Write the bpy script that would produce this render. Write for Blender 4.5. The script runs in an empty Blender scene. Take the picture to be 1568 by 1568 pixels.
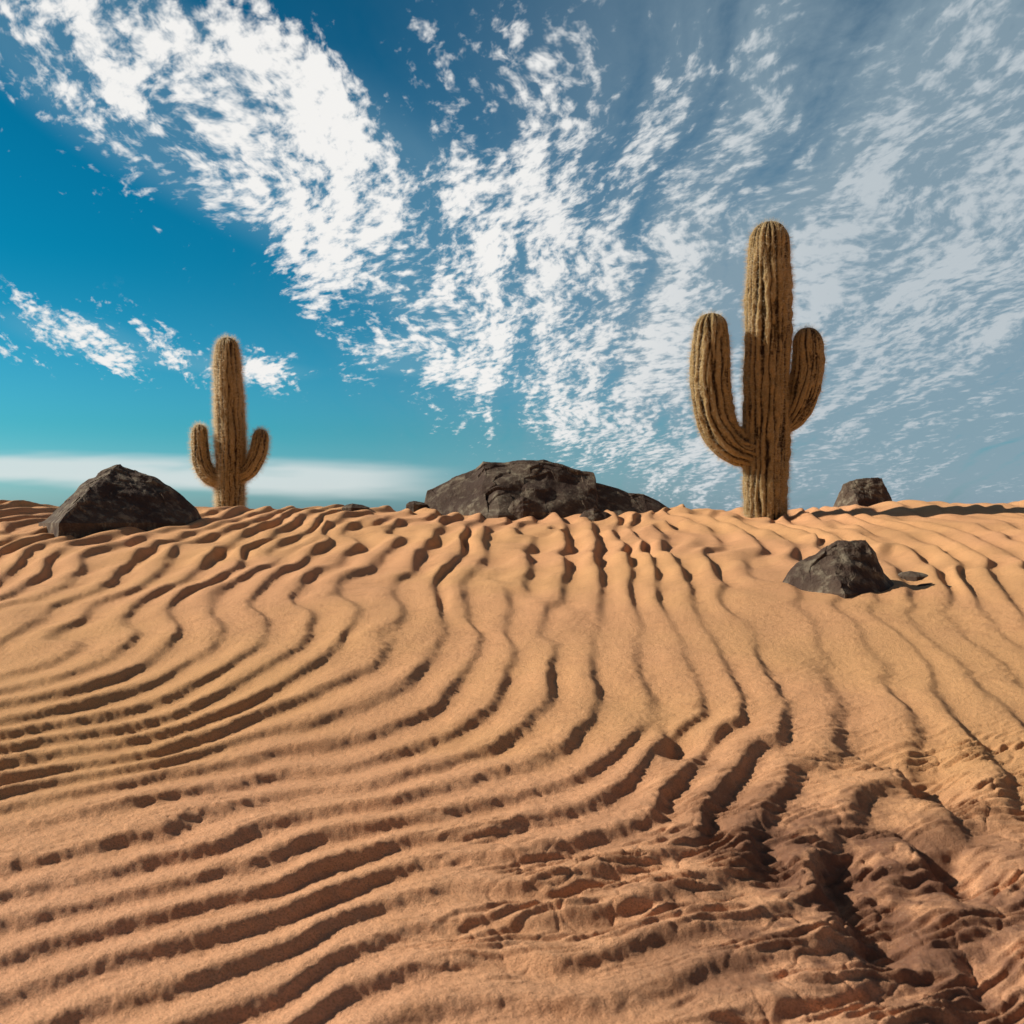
import bpy, math, numpy as np
from mathutils import Vector
scene=bpy.context.scene
rng=np.random.default_rng(7)
S=1568.0; C0=784.0
CAMH=1.6

# ------------------------------------------------------------ noise
_perm=np.random.default_rng(3).permutation(4096)
_ang=np.random.default_rng(4).uniform(0,2*np.pi,4096)
_gx=np.cos(_ang); _gy=np.sin(_ang)
def pn(x,y,seed=0):
    x=np.asarray(x,dtype=np.float64)+seed*17.31; y=np.asarray(y,dtype=np.float64)+seed*9.77
    xi=np.floor(x).astype(np.int64); yi=np.floor(y).astype(np.int64)
    xf=x-xi; yf=y-yi
    u=xf*xf*xf*(xf*(xf*6-15)+10); v=yf*yf*yf*(yf*(yf*6-15)+10)
    def g(ix,iy,dx,dy):
        h=_perm[(_perm[ix&4095]+iy)&4095]
        return _gx[h]*dx+_gy[h]*dy
    a=g(xi,yi,xf,yf); b=g(xi+1,yi,xf-1,yf); c=g(xi,yi+1,xf,yf-1); d=g(xi+1,yi+1,xf-1,yf-1)
    return ((a+(b-a)*u)+((c+(d-c)*u)-(a+(b-a)*u))*v)*1.5
def fbm(x,y,seed=0,oct=3):
    s=0;a=1.0;f=1.0;t=0
    for i in range(oct):
        s=s+a*pn(x*f,y*f,seed+i*5); t+=a; a*=.5; f*=2.03
    return s/t
def ss(a,b,x):
    t=np.clip((x-a)/(b-a),0,1); return t*t*(3-2*t)
def gauss(x,y,cx,cy,sx,sy):
    return np.exp(-((x-cx)/sx)**2-((y-cy)/sy)**2)

# ------------------------------------------------------------ terrain
yy=np.linspace(-2,18,4001)
_gp=.78*(1-ss(2.9,6.7,yy))+.13*(1-ss(11,17,yy))
_G=np.concatenate([[0],np.cumsum((_gp[1:]+_gp[:-1])*.5*(yy[1]-yy[0]))])
def macro(x,y):
    x=np.asarray(x,float); y=np.asarray(y,float)
    yc=17.0+0.8*pn(x*.12,x*0+.3,11)
    up=0.1*y; dn=0.1*yc+0.02-0.085*(y-yc)
    k=.10
    hh=np.clip(.5+.5*(dn-up)/k,0,1)
    z=dn*(1-hh)+up*hh-k*hh*(1-hh)
    far=1.15+0.25*pn(x*.03,y*.03,21)
    z=np.where(y>yc,np.maximum(z,0),z)
    w=ss(20,26,y)
    z=z*(1-w)+far*w
    z=np.where(y<0,up*np.exp(np.minimum(y,0)/8.0),z)
    cm=ss(9,16,y)*(1-ss(22,27,y))
    z=z+cm*(0.13*ss(-6.8,-8.6,x)+0.09*ss(4.6,6.5,x)-0.08*gauss(x,y,-6.3,15,1.2,3)-0.05*gauss(x,y,3.6,16,1.2,3)+0.05*pn(x*.7,y*.2,31))
    z=z+0.05*fbm(x*.35,y*.35,41,2)*(1-ss(9,15,y))*ss(-1,3,y)
    return z
def ground(x,y,detail=True):
    x=np.asarray(x,float); y=np.asarray(y,float)
    z=macro(x,y)
    nz=1-ss(6,10,y)
    wx=0.12*fbm(x*.5,y*.4,1,2)+0.030*pn(x*1.7,y*1.2,5)+.018*pn(x*5,y*4,7)*nz
    q=np.clip(y+.45*x+0.3*pn(x*.35,y*.35,6),-2,18)
    P=.245+.145*ss(3.8,14,y)
    ph=(x+5+wx-np.interp(q,yy,_G))/P
    ph=ph+0.7*ss(.0,.5,pn(x*.5+2,y*.28,8))+.45*ss(.1,.45,pn(x*.9+2,y*.5,28))
    t=ph-np.floor(ph)
    k=.72-.0*nz
    r=np.where(t<k,.5-.5*np.cos(np.pi*t/k),.5+.5*np.cos(np.pi*(t-k)/(1-k)))
    amp=(0.035+.007*ss(6,12,y))*(0.95+0.5*fbm(x*.8,y*.6,9,2)+.5*pn(x*2.3,y*1.8,19))
    bead=ss(8.0,12,y)
    amp=amp*(1+bead*(0.12+1.0*pn(x*1.7,y*.95,13)))*(1+.45*bead)
    calm=0.8*gauss(x,y,2.9,7.4,1.8,1.8)+0.5*gauss(x,y,.4,7.2,1.2,.9)+.6*gauss(x,y,7,14,1.6,4)+.25*gauss(x,y,-2.6,7.5,1.5,1.5)
    amp=amp*(1-np.clip(calm,0,.85))
    amp=np.clip(amp,0.010,.13)
    fade=(1-ss(60,120,y))*(1-ss(30,60,np.abs(x)))
    z=z+amp*(r-.45)*fade
    z=z+0.032*bead*fade*pn(x*1.2,y*1.6,15)
    z=z+.018*(1-bead)*fade*pn(x*1.3,y*1.1,16)
    if detail:
        near=(1-ss(9,14,y))*ss(.5,1.5,y)*fade
        lee=ss(.60,.75,t)*(1-ss(.95,1,t))
        rough=0.35+0.65*ss(-.2,.35,pn(x*.9,y*.9,17))
        z=z+near*rough*0.006*fbm(x*8,y*12,51,3)
        z=z+near*lee*rough*0.010*fbm(x*11+y*4,y*16,55,2)
        pm=1.2*gauss(x,y,1.25,3.5,.85,1.0)+.9*gauss(x,y,2.3,4.4,.8,.7)+.6*gauss(x,y,.5,3.3,.8,.5)+.15*ss(.1,.4,pn(x*.8,y*.8,61))
        pm=np.clip(pm*(.9+1.0*pn(x*1.7,y*1.7,63)),0,1)*(1-ss(6,8,y))*near
        dq=(.38*x-y+0.07*pn(x*2.0,y*3,65)+.022*pn(x*7,y*9,66))/0.055
        tt=dq-np.floor(dq)
        st=np.where(tt<.7,tt/.7,(1-tt)/.3)
        br=ss(-.2,.2,pn(x*3.2,y*9,67))
        z=z+pm*br*0.029*(st-.5)
        z=z+pm*0.012*fbm(x*7,y*15,69,3)
        cr=np.abs(pn(x*6+.3*pn(x*9,y*9,90),y*4,91))
        z=z-pm*.008*(1-ss(0,.08,cr))
        def hollow(cx,cy,sx,sy,d,rot):
            c,s_=math.cos(rot),math.sin(rot)
            wxx=x-cx+.10*pn(x*2.3,y*2.3,81)+.03*pn(x*7,y*7,82); wyy=y-cy+.1*pn(x*2.3,y*2.3,83)
            A=wxx*c+wyy*s_; B=wyy*c-wxx*s_
            A=np.where(A<0,A/(sx*.5),A/(sx*1.7))
            return d*np.exp(-A*A-(B/sy)**2)
        z=z-hollow(1.12,3.42,.17,.42,.12,-.25)-hollow(1.75,4.45,.14,.5,.10,.1)-hollow(.78,4.9,.12,.22,.07,0)-hollow(1.30,2.9,.14,.25,.08,-.3)-hollow(1.5,3.7,.12,.3,.09,.1)-hollow(.85,3.55,.1,.3,.04,-.5)
        z=z+near*0.0018*pn(x*55,y*55,73)+near*.0024*pn(x*26,y*26,75)
    return z
def rowpos():
    r=list(-np.geomspace(400,.5,30)); y=0.
    while y<20:
        r.append(y)
        y+= .05 if y<1.6 else max(.006,min(.05,.00055*y*y))
    while y<70: r.append(y); y+=.2+.01*(y-20)
    r+=list(np.geomspace(72,4000,50))
    return np.array(r)
R=rowpos()
sd=np.arange(-.72,.7201,.0016)
sp=.72+np.cumsum(np.geomspace(.004,2.2,60))
Sc=np.concatenate([-sp[::-1],sd,sp])
W=np.sqrt(R*R+4.0)
Y=np.repeat(R[:,None],len(Sc),1); X=W[:,None]*Sc[None,:]
Z=ground(X,Y)
nr,nc=Y.shape
co=np.stack([X,Y,Z],-1).reshape(-1,3).astype(np.float32)
def fastmesh(name,co,quads=None,tris=None):
    me=bpy.data.meshes.new(name)
    arrs=[]
    if quads is not None and len(quads): arrs.append(np.asarray(quads,np.int32))
    if tris is not None and len(tris): arrs.append(np.asarray(tris,np.int32))
    li=np.concatenate([a.reshape(-1) for a in arrs])
    tot=np.concatenate([np.full(len(a),a.shape[1],np.int32) for a in arrs])
    st=np.concatenate([[0],np.cumsum(tot)[:-1]]).astype(np.int32)
    me.vertices.add(len(co)); me.vertices.foreach_set('co',np.asarray(co,np.float32).ravel())
    me.loops.add(len(li)); me.loops.foreach_set('vertex_index',li)
    me.polygons.add(len(tot)); me.polygons.foreach_set('loop_start',st)
    me.update(calc_edges=True)
    return me
def gridquads(nr,nc):
    i=(np.arange(nr-1)[:,None]*nc+np.arange(nc-1)[None,:]).ravel()
    return np.stack([i,i+1,i+nc+1,i+nc],1)
def addobj(name,me,mats,smooth=True):
    ob=bpy.data.objects.new(name,me); scene.collection.objects.link(ob)
    for m in mats: me.materials.append(m)
    me.polygons.foreach_set('use_smooth',np.full(len(me.polygons),smooth))
    return ob

# ------------------------------------------------------------ node helper
class E:
    nt=None
    def __init__(s,sock): s.s=sock
    def _m(op,*a,clamp=False):
        n=E.nt.nodes.new('ShaderNodeMath'); n.operation=op; n.use_clamp=clamp
        for i,v in enumerate(a):
            if isinstance(v,E): E.nt.links.new(v.s,n.inputs[i])
            else: n.inputs[i].default_value=float(v)
        return E(n.outputs[0])
    def __add__(a,b): return E._m('ADD',a,b)
    __radd__=__add__
    def __sub__(a,b): return E._m('SUBTRACT',a,b)
    def __rsub__(a,b): return E._m('SUBTRACT',b,a)
    def __mul__(a,b): return E._m('MULTIPLY',a,b)
    __rmul__=__mul__
    def __truediv__(a,b): return E._m('DIVIDE',a,b)
    def __rtruediv__(a,b): return E._m('DIVIDE',b,a)
def M(op,*a,**k): return E._m(op,*a,**k)
def clamp(a): return E._m('ADD',a,0,clamp=True)
def sstep(a,b,x,lo=0.,hi=1.):
    n=E.nt.nodes.new('ShaderNodeMapRange'); n.interpolation_type='SMOOTHSTEP'
    E.nt.links.new(x.s,n.inputs[0])
    for i,v in ((1,a),(2,b),(3,lo),(4,hi)):
        if isinstance(v,E): E.nt.links.new(v.s,n.inputs[i])
        else: n.inputs[i].default_value=v
    return E(n.outputs[0])
def egauss(x,y,cx,cy,sx,sy,rot=0.):
    c,s_=math.cos(rot),math.sin(rot)
    dx=x-cx; dy=y-cy
    a=(dx*c+dy*s_)/sx; b=(dy*c-dx*s_)/sy
    return M('POWER',2.71828,(a*a+b*b)*-1.0)
def comb(x,y,z=0.):
    n=E.nt.nodes.new('ShaderNodeCombineXYZ')
    for i,v in enumerate((x,y,z)):
        if isinstance(v,E): E.nt.links.new(v.s,n.inputs[i])
        else: n.inputs[i].default_value=v
    return n.outputs[0]
def noise(vec,scale,detail=3,rough=.5,dist=0.,dim='3D'):
    n=E.nt.nodes.new('ShaderNodeTexNoise'); n.noise_dimensions=dim
    n.inputs['Scale'].default_value=scale; n.inputs['Detail'].default_value=detail
    n.inputs['Roughness'].default_value=rough; n.inputs['Distortion'].default_value=dist
    E.nt.links.new(vec,n.inputs['Vector']); return E(n.outputs[0])
def mixc(f,a,b,mode='MIX'):
    n=E.nt.nodes.new('ShaderNodeMix'); n.data_type='RGBA'; n.blend_type=mode; n.clamp_factor=True
    for i,v in ((0,f),(6,a),(7,b)):
        if isinstance(v,E): v=v.s
        if hasattr(v,'is_linked'): E.nt.links.new(v,n.inputs[i])
        elif isinstance(v,(int,float)): n.inputs[i].default_value=v
        else: n.inputs[i].default_value=(*v,1)
    return n.outputs[2]
def newmat(name):
    m=bpy.data.materials.new(name); m.use_nodes=True; E.nt=m.node_tree
    b=m.node_tree.nodes['Principled BSDF']; b.inputs['Roughness'].default_value=.9
    b.inputs['Specular IOR Level'].default_value=.15
    return m,b
def L(a,b): E.nt.links.new(a.s if isinstance(a,E) else a,b)
def bump(h,dist,strength=1.,prev=None):
    n=E.nt.nodes.new('ShaderNodeBump'); n.inputs['Distance'].default_value=dist; n.inputs['Strength'].default_value=strength
    L(h,n.inputs['Height'])
    if prev is not None: L(prev,n.inputs['Normal'])
    return n.outputs[0]

# sand
m_sand,b=newmat('sand')
g=E.nt.nodes.new('ShaderNodeNewGeometry').outputs['Position']
sp_=E.nt.nodes.new('ShaderNodeSeparateXYZ'); L(g,sp_.inputs[0]); gx_,gy_=E(sp_.outputs[0]),E(sp_.outputs[1])
n1=noise(g,.5,3,.5); n2=noise(g,6,5,.6); n3=noise(g,170,3,.75); n4=noise(g,45,4,.65)
c=mixc(sstep(.35,.65,n1),(.79,.405,.20),(.79,.425,.19))
c=mixc(sstep(2.3,5.5,gy_+(n1-.5)*4),(.88,.455,.25),c)
c=mixc(sstep(.5,.75,n2)*.4,c,(.52,.245,.11))
shade_dk=egauss(gx_,gy_,1.2,3.35,.8,1.0)
c=mixc(sstep(.40,.56,n2*.55+noise(g,1.8,3,.5)*.45)*clamp(shade_dk*1.4)*.8,c,(.13,.06,.045))  # dark patch painted into the sand colour, standing in for slope shade
c=mixc(sstep(.46,.66,n3)*.65,c,(.34,.16,.075))
c=mixc(sstep(.55,.8,n4)*.3,c,(.90,.60,.38))
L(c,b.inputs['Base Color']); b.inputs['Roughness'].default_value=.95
b1=bump(n3,.008,.9); b2=bump(n4,.010,.65,b1); L(b2,b.inputs['Normal'])
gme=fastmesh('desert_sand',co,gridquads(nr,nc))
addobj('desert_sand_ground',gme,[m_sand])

# rock
m_rock,b=newmat('dark_rock')
g=E.nt.nodes.new('ShaderNodeNewGeometry').outputs['Position']
n1=noise(g,1.6,4,.6); n2=noise(g,7,5,.65); n3=noise(g,50,3,.7)
c=mixc(sstep(.4,.62,n1),(.075,.048,.036),(.12,.085,.060))
c=mixc(sstep(.46,.66,n2)*sstep(.3,.55,n1)*.7,c,(.32,.27,.19))
c=mixc(sstep(.55,.7,n3)*.5,c,(.040,.027,.020))
L(c,b.inputs['Base Color']); b.inputs['Roughness'].default_value=.85
L(bump(n3,.012,.7,bump(n2,.05,.7)),b.inputs['Normal'])

# cactus skin
m_cac,b=newmat('cactus_skin')
g=E.nt.nodes.new('ShaderNodeNewGeometry').outputs['Position']
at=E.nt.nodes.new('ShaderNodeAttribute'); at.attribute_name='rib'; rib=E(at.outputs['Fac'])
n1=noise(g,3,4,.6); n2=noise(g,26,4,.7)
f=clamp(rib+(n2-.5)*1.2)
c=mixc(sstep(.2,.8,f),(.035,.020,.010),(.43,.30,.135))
c=mixc(sstep(.45,.7,n1)*.45,c,(.17,.125,.055))
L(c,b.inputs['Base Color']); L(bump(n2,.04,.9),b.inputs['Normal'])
m_sp,b=newmat('cactus_spines')
b.inputs['Base Color'].default_value=(.52,.39,.21,1); b.inputs['Roughness'].default_value=.6
out=E.nt.nodes['Material Output']; tr=E.nt.nodes.new('ShaderNodeBsdfTranslucent'); tr.inputs[0].default_value=(.95,.82,.58,1)
mx=E.nt.nodes.new('ShaderNodeMixShader'); mx.inputs[0].default_value=.55
L(b.outputs[0],mx.inputs[1]); L(tr.outputs[0],mx.inputs[2]); L(mx.outputs[0],out.inputs[0])

# ------------------------------------------------------------ cactus
def catmull(P,n):
    P=np.array(P,float); P=np.vstack([2*P[0]-P[1],P,2*P[-1]-P[-2]])
    o=[]
    for i in range(1,len(P)-2):
        for t in np.linspace(0,1,n,endpoint=False):
            a,b_,c_,d=P[i-1:i+3]
            o.append(.5*((2*b_)+(-a+c_)*t+(2*a-5*b_+4*c_-d)*t*t+(-a+3*b_-3*c_+d)*t**3))
    o.append(P[-2]); return np.array(o)
def limb(ctrl,nrib,ribdepth,seed,step=.02):
    A=catmull(ctrl,40)
    d=np.concatenate([[0],np.cumsum(np.linalg.norm(np.diff(A[:,:3],axis=0),axis=1))])
    n=int(d[-1]/step); s=np.linspace(0,d[-1],n)
    P=np.stack([np.interp(s,d,A[:,k]) for k in range(4)],1)
    T=np.gradient(P[:,:3],axis=0); T/=np.linalg.norm(T,axis=1)[:,None]
    rt=P[-1,3]; K=14
    ext=[]
    for k in range(1,K+1):
        a=k/K*math.pi/2
        ext.append(np.concatenate([P[-1,:3]+T[-1]*rt*1.15*math.sin(a),[max(rt*math.cos(a)**.85,.002)]]))
    P=np.vstack([P,ext]); T=np.vstack([T,np.repeat(T[-1:],K,0)])
    Yv=np.array([0,1.,0]); nseg=nrib*8
    th=np.arange(nseg)/nseg*2*np.pi
    N1=np.cross(Yv[None],T); N1/=np.linalg.norm(N1,axis=1)[:,None]; N2=np.cross(T,N1)
    idx=np.arange(len(P))[:,None]*step
    wq=ss(0,1,th/(2*np.pi))[None]
    def an(fa,fl,sdn):
        return pn(th[None]*fa,idx*fl,sdn)*(1-wq)+pn((th[None]-2*np.pi)*fa,idx*fl,sdn)*wq
    wob=(1.2*an(1.0,.6,seed)+1.2*an(3.0,2.2,seed+8))/nrib*2
    rp=np.abs(np.cos((th[None]+wob)*nrib/2))**.55
    rp=rp*(0.9+.85*an(3.5,1.3,seed+2)+.5*an(9,8,seed+12))
    lump=1+.03*an(1.5,1.2,seed+3)+.035*an(5,6,seed+4)
    rr=P[:,3][:,None]*(1-ribdepth+ribdepth*rp)*lump
    V=P[:,None,:3]+rr[...,None]*(np.cos(th)[None,:,None]*N1[:,None]+np.sin(th)[None,:,None]*N2[:,None])
    nn=(np.cos(th)[None,:,None]*N1[:,None]+np.sin(th)[None,:,None]*N2[:,None])
    k=len(P)-K
    for j in range(K):
        a=(j+1)/K*math.pi/2; nn[k+j]=nn[k+j]*math.cos(a)+T[-1]*math.sin(a)
    nR,nS=len(P),nseg
    i=np.arange(nR-1)[:,None]*nS; jj=np.arange(nS)[None]; j2=(jj+1)%nS
    Q=np.stack([i+jj,i+j2,i+nS+j2,i+nS+jj],-1).reshape(-1,4)
    return V.reshape(-1,3),Q,np.clip(rp,0,1).ravel(),nn.reshape(-1,3),np.repeat(P[:,3],nS)
def cactus(name,D,basepx,basepy,limbs,loc,nrib,ribdepth,spl,nsp,seed):
    k=D/S; cos=[];qs=[];rb=[];ns=[];off=0;rad=[]
    for li,(pts,yo) in enumerate(limbs):
        ctrl=[((px-basepx)*k,yo[min(i,len(yo)-1)]*k,(basepy-py)*k,r*k) for i,(px,py,r) in enumerate(pts)]
        nrb=nrib if li==0 else max(10,int(nrib*.75))
        v,q,rp,nn,ra=limb(ctrl,nrb,ribdepth,seed+li*10)
        cos.append(v);qs.append(q+off);rb.append(rp);ns.append(nn);rad.append(ra);off+=len(v)
    V=np.vstack(cos);Q=np.vstack(qs);rb=np.concatenate(rb);NN=np.vstack(ns);rad=np.concatenate(rad)
    r=np.random.default_rng(seed)
    w=(rb**2+.08)*(rad+.02); w/=w.sum()
    ii=r.choice(len(V),nsp,p=w)
    P=V[ii]+r.normal(0,.005,(nsp,3)); dirn=NN[ii]+r.normal(0,.35,(nsp,3)); dirn/=np.linalg.norm(dirn,axis=1)[:,None]
    ln=spl*r.uniform(.3,1.1,nsp)[:,None]
    side=np.cross(dirn,r.normal(0,1,(nsp,3))); side/=np.linalg.norm(side,axis=1)[:,None]
    wd=.0014*D/16
    T3=np.stack([P-side*wd-dirn*.01,P+side*wd-dirn*.01,P+dirn*ln],1).reshape(-1,3)
    n0=len(V); tris=(np.arange(nsp*3)+n0).reshape(-1,3)
    me=fastmesh(name,np.vstack([V,T3]),Q,tris)
    a=me.attributes.new('rib','FLOAT','POINT'); a.data.foreach_set('value',np.concatenate([rb,np.ones(nsp*3)]).astype(np.float32))
    ob=addobj(name,me,[m_cac,m_sp])
    mi=np.zeros(len(me.polygons),np.int32); mi[len(Q):]=1; me.polygons.foreach_set('material_index',mi)
    ob.location=loc
    return ob
def at(px,D): return (px-C0)/S*D
D=16.0; bx=at(1172,D)
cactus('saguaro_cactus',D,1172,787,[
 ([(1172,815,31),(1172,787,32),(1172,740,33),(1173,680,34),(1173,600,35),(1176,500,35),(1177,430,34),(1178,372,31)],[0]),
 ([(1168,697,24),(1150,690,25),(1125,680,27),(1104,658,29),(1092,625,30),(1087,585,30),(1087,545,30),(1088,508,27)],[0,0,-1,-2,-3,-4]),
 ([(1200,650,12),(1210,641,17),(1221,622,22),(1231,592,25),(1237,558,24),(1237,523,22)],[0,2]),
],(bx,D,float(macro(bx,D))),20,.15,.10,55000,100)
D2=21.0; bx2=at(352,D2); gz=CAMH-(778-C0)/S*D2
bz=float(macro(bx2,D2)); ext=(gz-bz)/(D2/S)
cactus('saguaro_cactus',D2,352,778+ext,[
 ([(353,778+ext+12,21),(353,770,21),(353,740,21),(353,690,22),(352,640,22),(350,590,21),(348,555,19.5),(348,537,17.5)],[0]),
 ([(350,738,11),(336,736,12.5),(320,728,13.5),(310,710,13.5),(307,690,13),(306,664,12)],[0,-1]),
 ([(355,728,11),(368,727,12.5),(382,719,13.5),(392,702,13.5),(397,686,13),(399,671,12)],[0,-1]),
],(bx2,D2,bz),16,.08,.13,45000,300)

# ------------------------------------------------------------ rocks
def cellular(x,y,seed,sc):
    r=np.random.default_rng(seed)
    x=x*sc;y=y*sc; xi=np.floor(x).astype(int); yi=np.floor(y).astype(int)
    jx=r.uniform(0,1,(64,64)); jy=r.uniform(0,1,(64,64)); gx=r.normal(0,1,(64,64)); gy=r.normal(0,1,(64,64)); o=r.normal(0,1,(64,64))
    best=np.full(x.shape,9.); val=np.zeros(x.shape)
    for a in (-1,0,1):
        for b_ in (-1,0,1):
            I=(xi+a)&63; J=(yi+b_)&63
            cx=xi+a+jx[I,J]; cy=yi+b_+jy[I,J]
            d=(x-cx)**2+(y-cy)**2; v=(x-cx)*gx[I,J]+(y-cy)*gy[I,J]+.35*o[I,J]
            m=d<best; best=np.where(m,d,best); val=np.where(m,v,val)
    return val
def rock(name,D,sil,base,ridge_px,front,back,seed,facet=.12,fs=3.,nx=260,ny=170,ex=1.35):
    k=D/S; sil=np.array(sil,float)
    x0,x1=sil[0,0],sil[-1,0]; wpx=x1-x0
    px=np.linspace(x0,x1,nx); H=np.interp(px,sil[:,0],base-sil[:,1])*k
    cx=(x0+x1)/2; xm=(px-cx)*k; Wm=wpx*k
    fr=front*np.clip(1-np.abs(px-ridge_px)/np.where(px<ridge_px,ridge_px-x0+8,(x1-ridge_px)*1.25+8),0,1)+front*.08
    bk=back*np.sqrt(np.clip(1-((px-cx)/(wpx/2*1.02))**2,0.01,1))
    t=np.linspace(-1,1,ny)
    yv=np.where(t[None]<0,t[None]*fr[:,None],t[None]*bk[:,None])
    xg=np.repeat(xm[:,None],ny,1)
    warp=.12*Wm*pn(xg*2/Wm,yv*2/Wm,seed)
    q=np.abs(t)[None]
    Cc=np.clip(1-q**ex,0,1)+0*xg
    h=H[:,None]*Cc
    fc=cellular(xg+warp*.3+20,yv+warp*.3+20,seed,fs/Wm)
    fc2=cellular(xg+40,yv*1.3+11,seed+1,fs*2.6/Wm)
    env=(H[:,None]/max(H.max(),1e-3))*np.clip(1-q**6,0,1)
    tt=t[None]
    mod=np.where(tt>0,.2,np.where(np.abs(tt)<.1,.3,1))
    h=h+env*H.max()*(facet*fc+facet*.45*fc2)*mod+env*H.max()*.03*fbm(xg*14/Wm,yv*14/Wm,seed+3,3)
    xg=xg+env*Wm*.012*pn(h*12/Wm,yv*9/Wm,seed+9)
    yv=yv+env*Wm*.025*pn(xg*9/Wm,h*14/Wm,seed+7)
    bxx=at(cx,D); zb=CAMH-(base-C0)/S*D
    h=np.where(q>=1,-.25,h)
    h[0,:]=-.25; h[-1,:]=-.25
    V=np.stack([xg,yv,h],-1).reshape(-1,3)
    me=fastmesh(name,V,gridquads(nx,ny)[:,::-1])
    ob=addobj(name,me,[m_rock],False)
    ob.location=(bxx,D,zb-.02)
    return ob
rock('boulder',15.0,[(72,797),(90,785),(104,762),(122,744),(136,731),(152,726),(158,718),(172,711),(184,708),(205,718),(235,727),(262,742),(285,762),(302,778),(306,797)],798,184,1.9,.9,11,.05,3,ex=1.15)
rock('rock_outcrop',16.6,[(640,786),(650,766),(654,749),(690,731),(728,716),(742,704),(765,706),(795,703),(835,701),(862,708),(880,716),(908,721),(911,737),(945,745),(962,753),(985,754),(1008,765),(1030,780)],788,765,1.3,1.2,29,.055,5,nx=420,ex=1.25)
rock('boulder',18.0,[(1276,778),(1284,756),(1292,740),(1310,732),(1335,730),(1350,731),(1360,752),(1370,776)],779,1298,.6,.5,37,.04,3)
rock('boulder',9.35,[(1196,894),(1206,874),(1220,858),(1248,845),(1266,832),(1284,823),(1304,825),(1326,824),(1338,842),(1348,868),(1362,884),(1374,896)],899,1258,.62,.45,53,.045,4,ex=1.2)
for i,(a,b_,y0,h,D_) in enumerate([(1374,1424,878,7,9.75),(1402,1460,895,6,9.3),(524,566,775,6,16.2),(622,654,770,5,16.4),(775,840,782,24,15.4),(885,945,792,16,15.2)]):
    w=b_-a
    rock('stone_slab',D_,[(a,y0),(a+w*.15,y0-h*.7),(a+w*.4,y0-h),(a+w*.75,y0-h*.6),(b_,y0)],y0+1,a+w*.4,.16,.2,70+i,.06,3,60,40)

# ------------------------------------------------------------ sun + sky
SUN=Vector((-1,.22,0)).normalized(); el=math.radians(33)
sd_=Vector((SUN.x*math.cos(el),SUN.y*math.cos(el),math.sin(el)))
ld=bpy.data.lights.new('sun','SUN'); ld.energy=5.0; ld.angle=math.radians(.5); ld.color=(1,.92,.80)
lo=bpy.data.objects.new('sun',ld); scene.collection.objects.link(lo); lo.rotation_euler=sd_.to_track_quat('Z','Y').to_euler(); lo.location=(-30,0,40)
w=bpy.data.worlds.new('World'); scene.world=w; w.use_nodes=True; E.nt=w.node_tree
bg=E.nt.nodes['Background']; bg.inputs['Strength'].default_value=.1
sk=E.nt.nodes.new('ShaderNodeTexSky'); sk.sky_type='NISHITA'; sk.sun_disc=False; sk.sun_elevation=el; sk.sun_rotation=math.atan2(sd_.x,sd_.y)%(2*math.pi)
tc=E.nt.nodes.new('ShaderNodeTexCoord'); sep=E.nt.nodes.new('ShaderNodeSeparateXYZ'); L(tc.outputs['Generated'],sep.inputs[0])
x,y,z=[E(o) for o in sep.outputs]
zc=M('MAXIMUM',z,0.0)
yf=M('MAXIMUM',y,.15); a=x/yf; e=zc/yf
den=zc+.22; Px=x/den; Py=y/den
big=noise(comb(Px,Py),1.1,2,.55)
wv=noise(comb(Px+3.1,Py),1.4,2,.5)
wx=(wv-.5)*.3
streak=noise(comb((Px+wx)*10,(Py+wx)*.9,.7),1.0,3,.5)
lets=noise(comb((Px+wx)*42,(Py+wx)*28+Px*14,1.7),1.0,3,.62,.2)
mid=noise(comb((Px+wx)*15,(Py+wx)*6+Px*3,4.7),1.0,3,.6,.2)
def pu(px): return (px-C0)/S
def pv(py): return (C0-py)/S
def blob(px,py,sx,sy,rot=0.): return egauss(a,e,pu(px),pv(py),sx/S,sy/S,math.radians(rot))
m=None
for B in [(100,60,330,150,-38,1.0),(400,240,330,125,-34,1.05),(720,390,300,125,-38,1.),(980,590,250,120,-35,.8),(640,90,420,140,-5,.40),
          (1000,300,380,180,35,.62),(1420,230,420,360,20,.66),(1350,560,420,200,10,.6),(110,510,190,48,-12,.95),(385,565,140,24,-5,.85),(640,548,95,26,-3,1.2)]:
    q_=blob(*B[:5])*B[5]; m=q_ if m is None else m+q_
mask=M('MINIMUM',m,1.0)
fr=sstep(.1,.35,y); gen=sstep(.4,.6,big)*.7
mask=mask*fr+gen*(1-fr)
tex=(streak-.5)*1.75+(lets-.5)*1.65+(mid-.5)*1.2+.5
T=.88-mask*.66
alpha=sstep(T,T+.55,tex)*sstep(.05,.22,mask)
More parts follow.
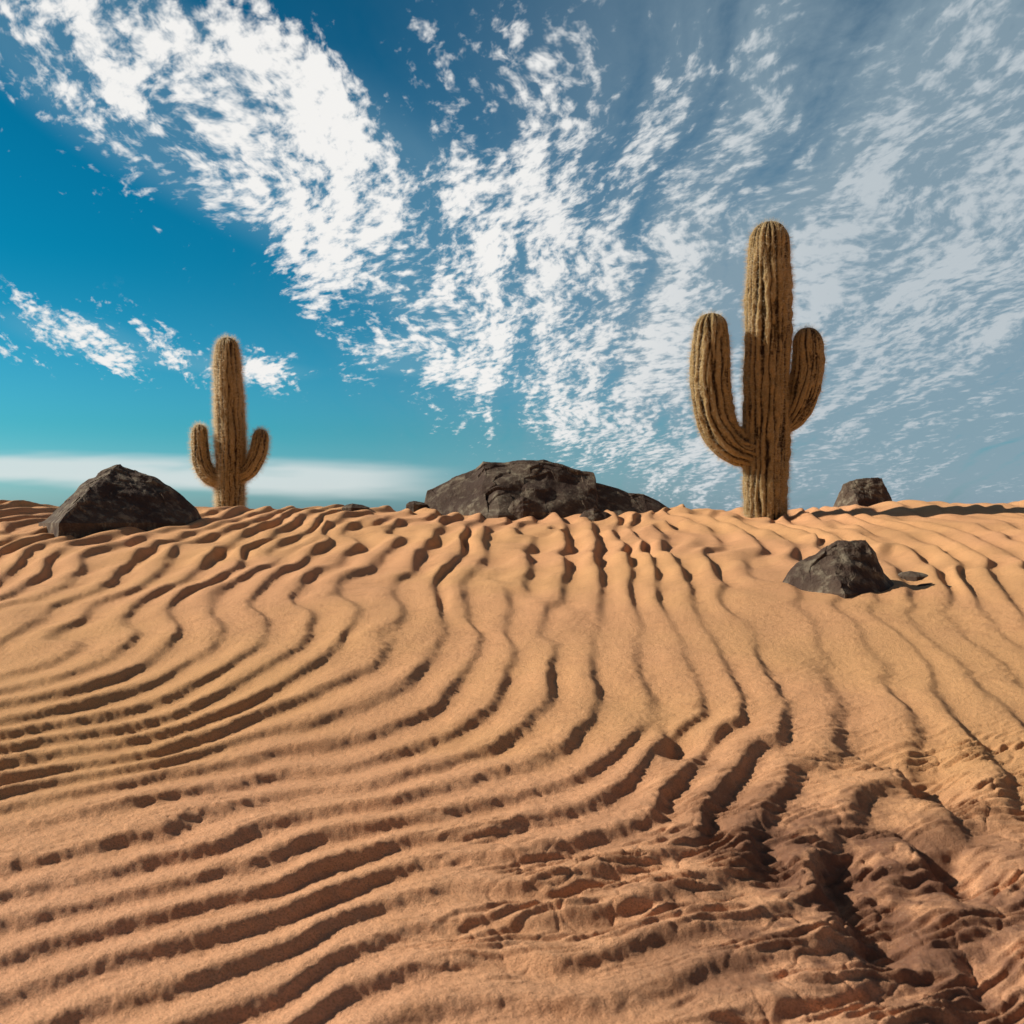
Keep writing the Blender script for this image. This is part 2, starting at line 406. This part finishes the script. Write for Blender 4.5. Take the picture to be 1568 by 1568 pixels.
veil=(blob(1540,400,540,500,15)*1.3+blob(1150,560,380,260,0)*.6+blob(1250,40,400,220,0)*.35)*fr
veil=veil*sstep(.15,.58,streak*.6+lets*.15+big*.1+mid*.15)
hn=noise(comb(a*4,e*30),1.,3,.55)
hc=e-(.044-(a+.5)*.035)+(hn-.5)*.028
hb=sstep(.020,.006,M('ABSOLUTE',hc))*sstep(-.03,-.16,a)*fr*sstep(.2,.5,hn)
hb=clamp(hb)*.78
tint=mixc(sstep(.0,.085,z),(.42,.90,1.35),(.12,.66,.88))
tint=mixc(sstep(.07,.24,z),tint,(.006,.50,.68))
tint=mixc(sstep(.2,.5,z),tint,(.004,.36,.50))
tint=mixc(sstep(.5,.75,z),tint,(.20,.24,.25))  # unseen sky above the frame, darkened to neutral to cut teal fill
tint=mixc(sstep(.25,-.1,y),tint,(.34,.34,.34))  # unseen sky behind camera, set gray to take teal out of shadows
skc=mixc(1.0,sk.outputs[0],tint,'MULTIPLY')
cl=mixc(sstep(-.05,.35,a),(9.0,8.9,8.7),(5.0,5.6,6.0))
cl=mixc(sstep(.3,.0,y),cl,(3.,2.9,2.8))  # unseen clouds behind camera, dimmed to neutral gray to shape the fill
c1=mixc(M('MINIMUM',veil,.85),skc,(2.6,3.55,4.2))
c1=mixc(sstep(.5,1.0,mask)*fr*sstep(.1,-.1,a)*.15,c1,(4.,5.8,6.4))
c2=mixc(alpha,c1,cl)
c3=mixc(hb,c2,(7.4,7.8,7.7))
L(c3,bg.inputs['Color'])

# ------------------------------------------------------------ camera
cd=bpy.data.cameras.new('camera'); cam=bpy.data.objects.new('camera',cd); scene.collection.objects.link(cam)
cd.sensor_width=36; cd.lens=36; cam.location=(0,0,CAMH); cam.rotation_euler=(math.radians(90),0,0); cd.clip_end=10000; cd.clip_start=.05
cd.dof.use_dof=True; cd.dof.focus_distance=9; cd.dof.aperture_fstop=5.0
scene.camera=cam
scene.view_settings.view_transform='Standard'; scene.view_settings.look='None'; scene.view_settings.exposure=0
